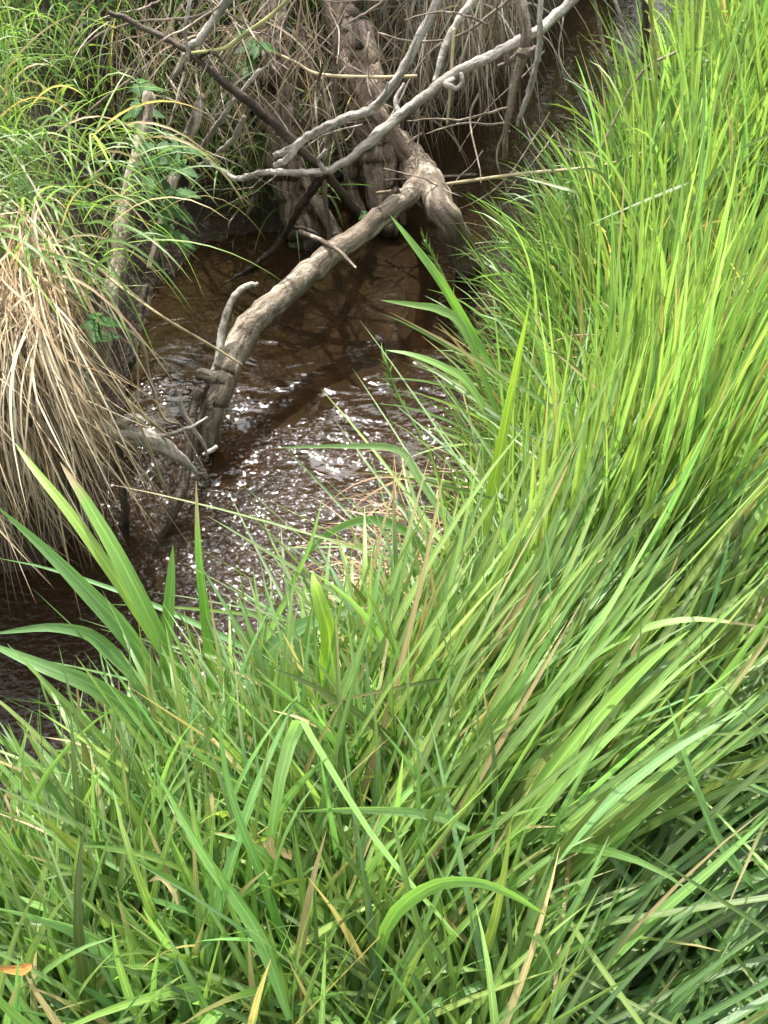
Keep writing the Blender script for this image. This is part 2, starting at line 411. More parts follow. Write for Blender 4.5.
def gap(x, y):
    # a bare patch on the bank face where only dead grass grows
    u, v, _ = proj(np.stack([x, y, np.full_like(x, .45)], -1))
    return ((u - 392) / 62) ** 2 + ((v - 735) / 115) ** 2 > rng.uniform(.3, 1.3, x.shape)
def jitter(c, n, s=.25, dry=0.0):
    """blade colours around c: brightness, yellow or bluish drift, a few dry ones"""
    c = np.asarray(c, float)[None]
    br = np.exp(rng.normal(0, s, n))[:, None]
    hue = rng.normal(0, 1, n)[:, None]
    k = c * br * (1 + hue * np.array([[.11, .01, -.04]]))
    if dry > 0:
        m = rng.random(n) < dry
        k[m] = np.array([.34, .27, .13]) * np.exp(rng.normal(0, .25, m.sum()))[:, None]
    return np.clip(k, .004, .9)
def dirs(az, tilt):
    return np.stack([np.sin(az) * np.sin(tilt), np.cos(az) * np.sin(tilt), np.cos(tilt)], 1)   # az 0 = +Y, 90 deg = +X
GREEN = (.165, .265, .075); LIME = (.205, .305, .085); BLUISH = (.155, .245, .092); STRAW = (.46, .385, .25); DEEP = (.11, .195, .052)

# ------------------------------------------------------------ setting: ground sheet, water
def axis(a, b, step, far):
    core = np.arange(a, b + 1e-6, step); g = []; d = step; x = b
    while x < far: d *= 1.25; x += d; g.append(x)
    h = []; d = step; x = a
    while x > -far: d *= 1.25; x -= d; h.append(x)
    return np.concatenate([h[::-1], core, g])
xs = axis(-2.4, 3.0, .025, 70); ys = axis(-.6, 6.0, .025, 70)
X, Y = np.meshgrid(xs, ys); Z = ground(X, Y)
idx = np.arange(X.size).reshape(X.shape)
Fg = np.stack([idx[:-1, :-1], idx[:-1, 1:], idx[1:, 1:], idx[1:, :-1]], -1).reshape(-1, 4)
GR = link('ground', np.stack([X.ravel(), Y.ravel(), Z.ravel()], 1), Fg, ground_mat()); props(GR, kind='structure')
wx = axis(-2.4, 3.0, .3, 60); wy = axis(-.6, 6, .3, 60)
X, Y = np.meshgrid(wx, wy); idx = np.arange(X.size).reshape(X.shape)
Fg = np.stack([idx[:-1, :-1], idx[:-1, 1:], idx[1:, 1:], idx[1:, :-1]], -1).reshape(-1, 4)
WA = link('water', np.stack([X.ravel(), Y.ravel(), 0 * X.ravel()], 1), Fg, water_mat()); props(WA, kind='structure')

# ------------------------------------------------------------ trees, logs, branches
def pts(L_): return [PY(a, b, y) if y > 1.2 else Pz(a, b, y) for a, b, y in L_]     # small third value: height above the water
def px2r(px, p):   # pixel width -> radius in metres at point p
    return .5 * px * proj(p)[2] / FPX
def path_tube(L_, w, **k):
    P = pts(L_)
    rad = [px2r(ww, P[min(len(P) - 1, int(round(i * (len(P) - 1) / max(1, len(w) - 1))))]) for i, ww in enumerate(w)]
    return tube(P, rad, **k)

def crown(center, size, n, leaf, seed):
    """narrow willow leaves in clumps on short sprigs"""
    r = np.random.default_rng(seed)
    cl = r.normal(0, 1, (n // 40, 3)); cl /= np.linalg.norm(cl, axis=1)[:, None]
    cl = cl * (r.random((len(cl), 1)) ** .45) * np.array(size) + np.array(center)
    b = cl[r.integers(0, len(cl), n)] + r.normal(0, .13, (n, 3))
    d = r.normal(0, 1, (n, 3)); d[:, 2] -= .2
    ln = r.uniform(.6, 1.3, n) * leaf
    return blades(b, d, ln, ln * .2, r.uniform(.1, .6, n), r.uniform(-1, 1, n), jitter((.075, .13, .03), n, .25), K=4)

# tree with reddish dead-looking trunk left of centre
def willow(name_label, L_, w, roots, top, cr, mat, seed):
    base = PY(*L_[-1])
    e = empty('willow_tree', base, name_label, 'tree')
    P = pts(L_)[::-1]; rad = [px2r(ww, p) for ww, p in zip(w[::-1], P)]
    for q in top: P.append(np.array(q)); rad.append(rad[-1] * .86)
    tr = wood('trunk', tube(P, rad, sides=30, rough=.30, seed=seed, knots=.5, wob=.02), mat, e)
    for k, (rl, rw) in enumerate(roots):
        wood('root', path_tube(rl, rw, sides=10, rough=.22, seed=seed + k + 1, wob=.01), mat, e)
    tip = P[-1]
    for k in range(6):
        a = k * 1.05 + seed; q = tip + np.array([math.cos(a), math.sin(a) * .8 + .3, .75]) * (.8 + .15 * k)
        wood('limb', tube([tip - np.array([0, 0, .12 * k]), (tip + q) / 2 + np.array([0, 0, .15]), q], [rad[-1] * .6, rad[-1] * .35, .008], sides=8, n=14, rough=.1, seed=k), mat, e)
    grass('crown', crown(*cr, seed), M_LEAF, e)
    return e
willow('upright willow trunk with split reddish bark at the left of the root tangle',
       [(268, -12, 3.55), (272, 40, 3.45), (276, 100, 3.38), (286, 160, 3.32), (306, 248, 3.18)], [24, 27, 30, 36, 34],
       [([(292, 160, 3.3), (318, 205, 3.22), (345, 245, 3.12)], [16, 14, 10]), ([(276, 130, 3.36), (262, 175, 3.4), (248, 215, 3.3)], [12, 9, 4])],
       [(-.62, 4.1, 1.5), (-.75, 5.1, 2.5)], ((-.9, 6.5, 3.5), (1.3, .8, .8), 5200, .10), W_BARK, 3)
willow('thick willow trunk with shaggy grey bark behind the fork of the fallen log',
       [(338, -12, 3.85), (352, 40, 3.7), (366, 100, 3.55), (378, 150, 3.45), (386, 232, 3.22)], [34, 38, 40, 40, 24],
       [([(366, 100, 3.52), (380, 120, 3.46), (420, 175, 3.4)], [20, 20, 14]), ([(360, 140, 3.45), (352, 185, 3.4), (365, 215, 3.28)], [16, 12, 8]),
        ([(384, 160, 3.4), (398, 200, 3.34), (404, 225, 3.25)], [12, 10, 6])],
       [(-.28, 4.4, 1.5), (-.15, 5.3, 2.6)], ((.4, 6.9, 3.7), (1.3, .8, .8), 5200, .10), W_BARK, 7)

# fallen log with fork and curved limb
fl = empty('fallen_log', PY(430, 190, 3.33), 'big forked fallen log arching down to the water, pale patches where bark is gone', 'log')
wood('trunk', path_tube([(372, 98, 3.62), (392, 135, 3.52), (415, 172, 3.4), (440, 205, .34), (462, 250, .13), (474, 300, -.16)], [18, 25, 37, 31, 27, 24], sides=24, rough=.11, seed=21, knots=.35, wob=.014), W_LOG, fl)
wood('limb', path_tube([(432, 176, 3.36), (404, 198, .40), (370, 226, .36), (310, 272, .30), (258, 318, .27), (226, 372, .21), (211, 420, .11), (205, 470, -.10)], [17, 20, 21, 24, 26, 29, 25, 19], sides=24, rough=.08, seed=22, knots=.18, wob=.012), W_LOG, fl)
wood('stub', path_tube([(232, 372, .21), (214, 376, .23), (202, 374, .24), (199, 378, .22)], [14, 14, 12, 8], sides=14, rough=.2, seed=23), W_LOG, fl)
wood('side_twig', path_tube([(218, 366, .25), (222, 330, .33), (234, 298, .40), (246, 287, .42), (257, 284, .42)], [9, 8, 6.5, 6, 3.5], sides=10, rough=.2, seed=24, wob=.006), W_GREY, fl)
wood('side_twig', path_tube([(398, 190, .45), (388, 198, .42), (383, 206, .38)], [10, 7, 4], sides=8, rough=.3, seed=25), W_DARK, fl)
wood('side_twig', path_tube([(300, 232, .3), (320, 240, .36), (340, 252, .38), (356, 268, .36)], [5, 5, 4, 2], sides=8, rough=.2, seed=26), W_LOG, fl)

def branch(name, label, cat, L_, w, mat, subs=(), sides=10, seed=0, group=None, wob=.007, rough=.20, knots=.5):
    base = pts(L_[:1])[0]; w = [q * .74 for q in w]
    if subs:
        e = empty(name, base, label, cat, group)
        wood('stem', path_tube(L_, w, sides=sides, rough=rough, seed=seed, wob=wob, knots=knots), mat, e)
        for k, (sl_, sw) in enumerate(subs):
            wood('side_twig', path_tube(sl_, sw, sides=7, rough=.15, seed=seed + k + 1, wob=wob * .6), mat, e)
    else:
        e = wood(name, path_tube(L_, w, sides=sides, rough=rough, seed=seed, wob=wob, knots=knots), mat)
        props(e, label, cat, group)
    return e
branch('dead_branch', 'pale lichen-spotted branch from the top edge broken off above the upright willow trunk', 'branch',
       [(446, -14, 3.1), (425, 28, 3.06), (398, 78, 3.0), (373, 108, 2.98), (335, 122, 2.98), (303, 140, 2.96), (287, 158, 2.95), (275, 167, 2.95)], [12, 12, 12, 12, 11, 10, 10, 8], W_GREY,
       [([(298, 144, 2.96), (283, 152, 2.97), (273, 156, 2.97)], [8, 7, 6]), ([(373, 108, 2.98), (384, 96, 2.9), (388, 82, 2.86)], [6, 4, 2])], seed=31)
branch('dead_branch', 'long branch crossing from top right over the fallen log to the mud shelf', 'branch',
       [(590, -18, 3.3), (545, 25, 3.22), (500, 52, 3.15), (452, 75, 3.08), (405, 112, 3.0), (362, 148, 2.93), (325, 171, 2.9), (270, 172, 2.94), (236, 178, 3.0), (205, 160, 3.1)], [14, 14, 14, 14, 14, 12, 10, 9, 8, 4], W_GREY,
       [([(452, 80, 3.06), (445, 84, 3.0), (454, 88, 2.98), (462, 83, 2.98), (461, 73, 3.0)], [6, 6, 5, 5, 4]), ([(400, 115, 3.0), (396, 100, 3.05), (404, 84, 3.1)], [7, 5, 3]),
        ([(325, 171, 2.9), (318, 160, 2.88), (326, 150, 2.86)], [5, 4, 3])], seed=41)
branch('dead_branch', 'dark branch slanting from the left grass down past the upright willow trunk', 'branch',
       [(110, 12, 3.1), (165, 38, 3.05), (197, 58, 3.02), (225, 84, 3.0), (262, 113, 2.98), (300, 148, 2.98), (330, 178, 3.02), (352, 205, 3.1), (372, 228, 3.14)], [7, 8, 9, 11, 13, 13, 12, 11, 9], W_DARK,
       [([(262, 113, 2.98), (240, 95, 3.05), (215, 70, 3.1), (205, 45, 3.15)], [7, 6, 5, 3]), ([(197, 58, 3.02), (212, 52, 2.98), (222, 62, 2.95)], [5, 4, 3])], seed=51)
branch('dead_branch', 'grey branch dropping from the log crossing into the water beside the curved limb', 'branch',
       [(326, 170, 2.92), (308, 195, 2.98), (292, 222, .2), (276, 246, .06), (250, 268, .01), (215, 290, -.01)], [12, 12, 10, 9, 6, 3], W_DARK, [([(290, 225, 3.06), (312, 232, 2.98), (325, 245, 2.96)], [6, 5, 3])], seed=61)
branch('dead_branch', 'smooth grey branch leaning down from the top edge to the white twig at upper left', 'branch',
       [(236, -14, 3.0), (212, 22, 3.02), (196, 42, 3.04), (186, 56, 3.06), (172, 80, 3.1)], [11, 11, 10, 9, 5], W_GREY, seed=65)
branch('dead_twig', 'thin chalk-white twig rising to the top edge at upper left', 'twig',
       [(193, -10, 2.95), (188, 15, 2.96), (185, 35, 2.97), (188, 58, 2.98)], [5, 5, 5, 4], W_GREY, seed=66, sides=8)
branch('dead_branch', 'dark thick branch hanging over the open water, left of a paler one', 'branch',
       [(518, -14, 3.15), (526, 25, 3.1), (522, 60, 3.08), (513, 95, 3.06), (506, 130, 3.05), (504, 158, 3.05)], [15, 15, 13, 10, 9, 7], W_BARK,
       [([(520, 52, 3.08), (530, 53, 3.04), (536, 50, 3.0)], [10, 9, 8]), ([(524, 50, 3.1), (508, 62, 3.14), (498, 66, 3.2)], [7, 5, 3])], seed=71)
branch('dead_branch', 'slender pale branch hanging over the open water, right of a darker thicker one', 'branch',
       [(540, -12, 2.95), (541, 25, 2.96), (537, 62, 2.98), (530, 90, 3.0), (520, 115, 3.02), (516, 126, 3.02)], [7, 8, 8, 8, 6, 3], W_GREY, seed=75)
branch('dead_branch', 'bent grey branch with a hooked end by the top edge above the dangling dead grass', 'branch',
       [(482, -12, 3.35), (462, 14, 3.3), (450, 35, 3.25), (441, 58, 3.2), (434, 82, 3.16)], [10, 10, 10, 9, 6], W_GREY, seed=79)
branch('dead_twig', 'dark twig curving down from the top edge in front of black water', 'twig',
       [(592, -10, 3.0), (600, 25, 3.0), (606, 52, 3.0), (612, 76, 3.0)], [5, 5, 5, 4], W_BARK, seed=81, sides=8)
branch('dead_twig', 'straight thin twig slanting right towards the tall grass at the top', 'twig',
       [(610, -10, 2.8), (625, 28, 2.8), (640, 58, 2.8)], [4, 4, 3], W_GREY, seed=82, sides=8)
branch('dead_branch', 'dull brown stick standing among the tall grass tops at the top right', 'branch',
       [(644, -12, 2.75), (647, 25, 2.75), (645, 60, 2.75), (668, 82, 2.7)], [11, 11, 9, 6], W_DARK, seed=83)
branch('dead_branch', 'thin upright branch in front of the shaggy willow trunk', 'branch',
       [(348, -10, 3.35), (336, 40, 3.3), (334, 95, 3.24), (328, 140, 3.16), (324, 180, 3.1), (330, 246, 3.02)], [9, 9, 8, 8, 7, 6], W_BARK, [([(330, 130, 3.18), (318, 158, 3.14), (322, 175, 3.1)], [5, 4, 3])], seed=85)
branch('dead_branch', 'thin pale shoot wandering down between the two willow trunks', 'branch',
       [(300, 25, 3.4), (308, 60, 3.36), (322, 90, 3.32), (333, 128, 3.28), (350, 190, 3.22)], [7, 7, 6, 5, 4], W_BARK, seed=86)
branch('dead_branch', 'short grey stick climbing from the mud to the dark slanting branch', 'branch',
       [(245, 118, 3.1), (232, 140, 3.14), (205, 162, 3.2), (196, 168, 3.22)], [7, 7, 6, 4], W_GREY, [([(260, 70, 3.0), (228, 110, 3.05), (196, 160, 3.14), (188, 200, 3.2)], [5, 5, 5, 3])], seed=88)
# lower-left wood
branch('driftwood', 'grey pointed driftwood snag sticking out from under the hanging straw', 'driftwood',
       [(40, 412, .34), (85, 428, .32), (120, 432, .30), (150, 440, .26), (175, 455, .2), (197, 474, .12)], [30, 30, 28, 24, 17, 3], W_GREY,
       [([(118, 425, .33), (135, 418, .34), (145, 422, .33)], [12, 9, 5])], seed=91, sides=16, rough=.3, knots=.6)
branch('dead_branch', 'dark crooked branch leaning against the log foot and entering sparkling water', 'branch',
       [(204, 384, .22), (194, 405, .2), (190, 440, .16), (186, 475, .1), (174, 515, .04), (152, 562, -.05)], [14, 13, 12, 13, 12, 8], W_DARK, seed=95, sides=12)
branch('dead_twig', 'short forked grey twig standing left of the log foot', 'twig',
       [(179, 390, .38), (183, 410, .33), (191, 427, .28), (204, 444, .2), (208, 458, .14)], [6, 7, 7, 5, 3], W_GREY,
       [([(152, 436, .26), (178, 432, .29), (208, 418, .32)], [3, 4, 3]), ([(203, 455, .15), (212, 450, .17), (217, 447, .18)], [4, 5, 5])], seed=97, sides=8)
branch('dead_branch', 'slim stake-like branch standing in the water under the driftwood snag', 'branch',
       [(118, 440, .28), (121, 475, .18), (124, 510, .08), (127, 548, -.05)], [8, 10, 10, 8], W_DARK, seed=99)
branch('dead_branch', 'thick pale bare branch half buried in the left bank grass', 'branch',
       [(150, 95, 2.85), (138, 160, 2.65), (124, 225, 2.48), (112, 300, 2.28), (98, 360, 2.16), (84, 420, 2.02)], [18, 22, 24, 26, 26, 22], W_LOG, seed=101, sides=14, rough=.2)
branch('dead_branch', 'broken-topped pale branch leaning out of the nettles', 'branch',
       [(203, 98, 2.98), (193, 125, 2.95), (180, 160, 2.9), (164, 215, 2.75), (150, 270, 2.6)], [12, 15, 15, 12, 10], W_LOG, seed=103, sides=12, rough=.2)
branch('dead_branch', 'dark root curling beside the hanging straw at the left water edge', 'branch',
       [(146, 285, 2.62), (140, 320, 2.52), (138, 350, 2.42), (128, 372, 2.36), (126, 392, 2.28)], [9, 9, 8, 7, 4], W_DARK, seed=104, sides=10)
# submerged wood seen through the water
branch('sunken_branch', 'blurred branch lying under water right of the curved limb', 'branch',
       [(340, 262, -.05), (350, 295, -.07), (362, 325, -.06), (382, 343, .0)], [10, 14, 15, 9], W_BARK, seed=106, sides=10)
branch('sunken_branch', 'blurred branch lying under water nearest the flooded right leg of the log', 'branch',
       [(408, 262, -.06), (402, 300, -.07), (392, 330, -.06), (380, 350, -.05)], [8, 10, 10, 8], W_BARK, seed=108, sides=10)

# single straws -------------------------------------------------------
def straw(label, L_, w, tint=STRAW, name='dry_stalk', mat=None):
    P = pts(L_); rad = [px2r(ww, p) for ww, p in zip(w, P)]
    v, f, a = tube(P, rad, n=30, sides=6, rough=.03, seed=len(label))
    b = np.zeros_like(a); b[:, 0] = .6; b[:, 1] = a[:, 2] * 40; b[:, 2] = len(label)
    t = np.ones((len(v), 4)); t[:, :3] = tint
    o = link(name, v, f, mat or M_STRAW, None, {'buv': ('FLOAT_VECTOR', b), 'tint': ('FLOAT_COLOR', t)})
    props(o, label, 'dry stalk', 'single dry stalks'); return o
straw('pale straw stalk crossing the forked log to the tall grass on the right', [(377, 193, 3.2), (440, 185, 3.05), (520, 174, 2.9), (600, 166, 2.75), (650, 150, 2.6)], [3, 3.2, 3.4, 3.2, 3])
straw('thin pale stalk lying level across both willow trunks', [(271, 51, 3.25), (295, 62, 3.2), (318, 74, 3.18), (370, 77, 3.15), (417, 76, 3.12)], [2, 3, 3.2, 3, 3])
straw('yellowish stalk rising to the top edge from the dark slanting branch', [(192, 53, 3.0), (225, 48, 2.97), (245, 34, 2.94), (270, 16, 2.9), (296, -8, 2.86)], [3, 4, 4.5, 4, 3], (.36, .36, .16))
straw('long straw slanting from the left thatch to the curved limb of the log', [(60, 236, 2.1), (105, 275, 2.15), (160, 315, .58), (210, 345, .42), (242, 365, .33)], [3, 3, 3, 3, 3])
straw('bent straw hanging from the thatch to the twig beside the log foot', [(118, 325, 2.05), (141, 342, 2.1), (150, 378, 2.1), (163, 417, 2.05), (180, 424, 2.05)], [4, 4, 3, 3, 2])
straw('thin upright straw dropping behind the driftwood snag', [(136, 338, 2.12), (138, 380, 2.06), (137, 418, 2.0)], [2.5, 2.5, 2.5])
straw('bleached straw slanting across the driftwood snag down to the water', [(128, 400, .45), (146, 440, .32), (160, 475, .18), (176, 510, .02)], [2.5, 3, 3, 2])
straw('straw stub pointing right above the left twigs', [(62, 322, 1.95), (100, 372, 1.9), (140, 412, 1.88), (170, 437, 1.9)], [4, 4, 4, 3])
straw('dead stem dangling from the hooked branch over dark water', [(454, 28, 3.2), (452, 60, 3.16), (450, 95, 3.12), (447, 124, 3.1)], [3.5, 3.5, 3.5, 2])
straw('grey reed stem rising from the right bank to the tall grass beside open water', [(560, 225, 2.6), (600, 150, 2.6), (640, 75, 2.6), (676, 52, 2.6)], [3, 3, 3, 3], (.33, .28, .2))

# ------------------------------------------------------------ dead thatch and hanging roots (uncountable)
def sample(n, x0, x1, y0, y1, cond):
    out = []
    tot = 0
    while tot < n:
        x = rng.uniform(x0, x1, n * 2); y = rng.uniform(y0, y1, n * 2)
        ins = inpoly(x, y, POLY); right = inpoly(x, y, RPOLY) & ~ins
        dr = dline(x, y, RP); dl = dline(x, y, LP)
        k = cond(x, y, ins, right, dr, dl)
        out.append(np.stack([x[k], y[k]], 1)); tot += k.sum()
        if k.sum() == 0: break
    p = np.vstack(out)[:n]
    return np.column_stack([p, ground(p[:, 0], p[:, 1])])
# straw thatch spilling over the left bank lip
n = 2700; nt_ = 75
tb = np.array([Pz(a, b, .78) for a, b in zip(rng.uniform(-190, 42, nt_), rng.uniform(190, 330, nt_))])
tid = rng.integers(0, nt_, n); pp = tb[tid] + rng.normal(0, .035, (n, 3)); pp[:, 2] += rng.normal(0, .03, n)
az = (R(170) + rng.normal(0, .33, nt_))[tid] + rng.normal(0, .22, n)
tt_ = (R(98) + rng.normal(0, .25, nt_))[tid] + rng.normal(0, .22, n)
ln = (rng.uniform(.45, .78, nt_))[tid] * rng.uniform(.5, 1.15, n)
kk = np.where(rng.random(n) < .3, rng.uniform(.3, .8, n), 2.0); kd = np.stack([rng.normal(0, .5, n), rng.normal(-.1, .4, n), -rng.uniform(.3, 1, n)], 1)
tc_ = jitter((.34, .275, .185), nt_, .3)[tid] * np.exp(rng.normal(0, .22, n))[:, None]
b1 = blades(pp, dirs(az, tt_), ln, rng.uniform(.003, .008, n), rng.uniform(.6, 3.0, n), rng.uniform(-1.5, 1.5, n), tc_, K=10, side_bend=rng.normal(0, .4, n), kink=(kk, kd))
n = 900
p2 = np.array([Pz(a, b, .74) for a, b in zip(rng.uniform(-190, 42, n), rng.uniform(235, 335, n))])
k = rng.uniform(.45, .8, n); kd = np.stack([rng.normal(.1, .35, n), rng.normal(-.1, .25, n), -np.ones(n)], 1)
b2 = blades(p2, dirs(R(165) + rng.normal(0, .4, n), R(105) + rng.normal(0, .35, n)), rng.uniform(.35, .75, n), rng.uniform(.003, .006, n), rng.uniform(1.4, 3, n), rng.uniform(-1.5, 1.5, n), jitter((.38, .31, .21), n, .33), K=11, side_bend=rng.normal(0, .3, n), kink=(k, kd))
grass('dead_grass', [b1, b2], M_STRAW, label='bleached straw thatch spilling over the left bank to the water', cat='dead grass', kind='stuff')
# hanging roots and dead stems on the far bank face behind the trunks
def hang(n, pxr, pyr, yr, z_jit, lr, wr, tint, spread=.5, bend=(.5, 3)):
    px = rng.uniform(*pxr, n); py = rng.uniform(*pyr, n); Yv = rng.uniform(*yr, n)
    b = np.array([PY(a, c, d) for a, c, d in zip(px, py, Yv)])
    d = np.stack([rng.normal(0, spread, n), rng.normal(-.35, .25, n), rng.normal(-.6, .5, n)], 1)
    return blades(b, d, rng.uniform(*lr, n), rng.uniform(*wr, n), rng.uniform(*bend, n), rng.uniform(-1.5, 1.5, n), jitter(tint, n, .3), K=9, side_bend=rng.normal(0, .5, n))
h1 = hang(440, (290, 520), (-60, 30), (3.9, 4.5), 0, (.2, .6), (.004, .010), (.20, .165, .125))
h2 = hang(380, (215, 430), (20, 130), (3.4, 3.9), 0, (.12, .4), (.003, .007), (.22, .18, .135), .8)
h4 = hang(420, (100, 330), (-20, 110), (3.1, 3.8), 0, (.15, .45), (.003, .007), (.30, .25, .18), .9)
h5 = hang(420, (260, 500), (-40, 60), (3.95, 4.5), 0, (.15, .5), (.003, .008), (.34, .29, .22), .45)
h3 = hang(150, (400, 530), (-50, 20), (3.6, 4.2), 0, (.3, .65), (.004, .009), (.27, .24, .18), .25)
grass('hanging_roots', [h1, h2, h3, h4, h5], M_STRAW, label='tangle of hanging roots and dead stems below the far bank behind the trunks', cat='roots', kind='stuff')
# thin dead twigs in a tangle between the trunks
tw = []
for k in range(72):
    px = random.uniform(170, 575) if k < 54 else random.uniform(120, 260); py = random.uniform(-30, 190); Yv = random.uniform(2.95, 3.6)
    a = random.gauss(math.pi / 2, .75); L0 = random.uniform(50, 170)
    P_ = [np.array([px, py, Yv])]
    for q in range(4):
        a += random.gauss(0, .28); P_.append(P_[-1] + np.array([math.cos(a) * L0 / 4, math.sin(a) * L0 / 4, -.06 + random.gauss(0, .05)]))
    P_ = [p_ for p_ in P_ if p_[1] < 245]
    if len(P_) < 3: continue
    r0 = random.uniform(1.4, 3.4)
    tw.append(path_tube([tuple(p_) for p_ in P_], [r0, r0 * .8, r0 * .4], n=16, sides=6, rough=.12, seed=200 + k, wob=.005, cap=False))
TW = wood('twig_tangle', merge(tw), W_LOG); props(TW, 'tangle of thin pale dead twigs among the willow trunks', 'twigs', None, 'stuff')
# litter on the mud shelf
n = 1400
p = sample(n, -1.5, .4, 2.6, 4.4, lambda x, y, i, r, dr, dl: (~i) & (~r) & (dl < .9))
p[:, 2] += .006
l1 = blades(p, dirs(rng.uniform(0, 6.28, n), R(88) + rng.normal(0, .12, n)), rng.uniform(.015, .12, n), rng.uniform(.002, .008, n), rng.uniform(-.1, .1, n), rng.uniform(-1, 1, n), jitter((.13, .10, .07), n, .5), K=4)
n = 1500
p = sample(n, -.3, 1.0, .9, 3.4, lambda x, y, i, r, dr, dl: r & (dr < .28) & (y < 2.0))
l2 = blades(p + np.array([0, 0, .02]), dirs(R(250) + rng.normal(0, .7, n), R(75) + rng.normal(0, .3, n)), rng.uniform(.12, .42, n), rng.uniform(.003, .006, n), rng.uniform(.4, 2, n), rng.uniform(-1, 1, n), jitter((.42, .30, .20), n, .3), K=8, side_bend=rng.normal(0, .6, n))
n = 1300
p3 = np.array([Pz(a, b, c) for a, b, c in zip(rng.normal(415, 20, n), rng.normal(660, 60, n), rng.uniform(.25, .60, n))])
l3 = blades(p3, dirs(R(245) + rng.normal(0, .9, n), R(70) + rng.normal(0, .4, n)), rng.uniform(.1, .34, n), rng.uniform(.003, .006, n), rng.uniform(.4, 2.2, n), rng.uniform(-1, 1, n), jitter((.40, .28, .185), n, .35), K=9, side_bend=rng.normal(0, .8, n))
grass('plant_litter', l1, M_STRAW, label='scattered dead bits on the dark mud shelf', cat='litter', kind='stuff')
grass('dead_grass', [l2, l3], M_STRAW, label='matted tan dead grass at the foot of the green right bank', cat='dead grass', kind='stuff')

# ------------------------------------------------------------ living grass masses
def shoots(base, az, tilt, h, nl, lw, ll, tint_c, spread=.6, s=.25, bend=(.3, 1.4), stemw=.004, dry=.02, leaf_tilt=(.25, .75)):
    """grass shoots: thin stem, nl leaves leaving it at alternate sides"""
    N = len(base); parts = []
    d = dirs(az, tilt); tint = jitter(tint_c, N, s)
    sb = rng.normal(0, .15, N); bn = rng.uniform(.05, .35, N)
    parts.append(blades(base, d, h, np.full(N, stemw), bn, rng.uniform(-3, 3, N), tint * .9, K=6, side_bend=sb, wp=4))
    for k in range(nl):
        f = (k + .6) / nl * .95 + rng.uniform(-.08, .08, N); f = np.clip(f, .05, .98)
        # position on the (nearly straight) stem
        pos = base + d * (h * f)[:, None]; pos[:, 2] -= bn * h * f ** 2.6 * .38
        a2 = az + (k % 2) * math.pi + rng.normal(0, .9, N)
        lt = rng.uniform(*leaf_tilt, N)
        ld = d * np.cos(lt)[:, None] + dirs(a2, np.full(N, R(85))) * np.sin(lt)[:, None] * spread / .6
        L = ll * rng.uniform(.6, 1.15, N)
        bd = rng.uniform(*bend, N)
        kk = np.where(rng.random(N) < .07, rng.uniform(.4, .75, N), 2.0)
        kd = np.stack([rng.normal(0, .5, N), rng.normal(0, .5, N), rng.uniform(-.9, -.1, N)], 1)
        tj = np.clip(tint * np.exp(rng.normal(0, .12, N))[:, None], 0, .9)
        isd = rng.random(N) < dry; tj[isd] = np.array([.42, .34, .17]) * rng.uniform(.7, 1.2, (isd.sum(), 1))
        tt = np.where(rng.random(N) < .10, rng.uniform(.6, .9, N), 5.0)
        parts.append(blades(pos, ld, L, lw * rng.uniform(.7, 1.2, N), bd, rng.normal(0, .5, N), tj, K=10, kink=(kk, kd), tip_tint=(tt, np.tile([.40, .33, .16], (N, 1)))))
    return parts

# 1 tall upright grass on the right bank
n = 2300
p = sample(n, -.1, 3.2, 1.25, 5.2, lambda x, y, i, r, dr, dl: r & (dr > .03))
dr = dline(p[:, 0], p[:, 1], RP)
edge = np.exp(-(dr / .22) ** 2)
az = np.where(rng.random(n) < .35 + .6 * edge, R(285) + rng.normal(0, .6, n), rng.uniform(0, 6.28, n))
tilt = np.abs(rng.normal(R(9), R(6), n)) + edge * R(18) * rng.random(n)
h = rng.uniform(.28, .62, n) * (1 - .25 * edge)
g1 = shoots(p, az, tilt, h, 4, .0125, .40, GREEN, spread=.5, bend=(.1, .95), leaf_tilt=(.1, .5))
n = 3800
p = sample(n, -.1, 3.0, 1.25, 4.8, lambda x, y, i, r, dr, dl: r & (dr > .02))
dr = dline(p[:, 0], p[:, 1], RP); edge = np.exp(-(dr / .22) ** 2)
az = np.where(rng.random(n) < .3 + .6 * edge, R(285) + rng.normal(0, .6, n), rng.uniform(0, 6.28, n))
g2 = blades(p, dirs(az, np.abs(rng.normal(R(8), R(7), n)) + edge * R(22) * rng.random(n)), rng.uniform(.45, .95, n) * (1 - .3 * edge), rng.uniform(.008, .019, n), rng.uniform(.05, .7, n), rng.normal(0, .8, n), jitter(LIME, n, .28, .03), K=10)
n = 1150
p = sample(n, -.2, 1.9, 1.1, 4.2, lambda x, y, i, r, dr, dl: r & (dr < .16) & (dr > .0) & (y < 3.3) & gap(x, y))
g13 = blades(p, dirs(R(300) + rng.normal(0, .7, n), R(26) + rng.normal(0, .22, n)), rng.uniform(.3, .68, n), rng.uniform(.009, .018, n), rng.uniform(.1, 1.1, n), rng.normal(0, .6, n), jitter(GREEN, n, .28, .04), K=10)
n = 750
p = np.array([Pz(a, b, .48) for a, b in zip(rng.uniform(495, 660, n), rng.uniform(480, 680, n))]); p[:, 2] = ground(p[:, 0], p[:, 1])
g14 = blades(p, dirs(R(20) + rng.normal(0, 1.0, n), np.abs(rng.normal(R(6), R(5), n))), rng.uniform(.6, 1.0, n), rng.uniform(.010, .018, n), rng.uniform(.02, .4, n), rng.normal(0, .6, n), jitter(LIME, n, .25, .02), K=11, side_bend=rng.normal(0, .1, n))
grass('tall_grass', g1 + [g2, g13, g14], M_GREEN, label='tall upright green grass filling the right bank', cat='grass', kind='stuff')

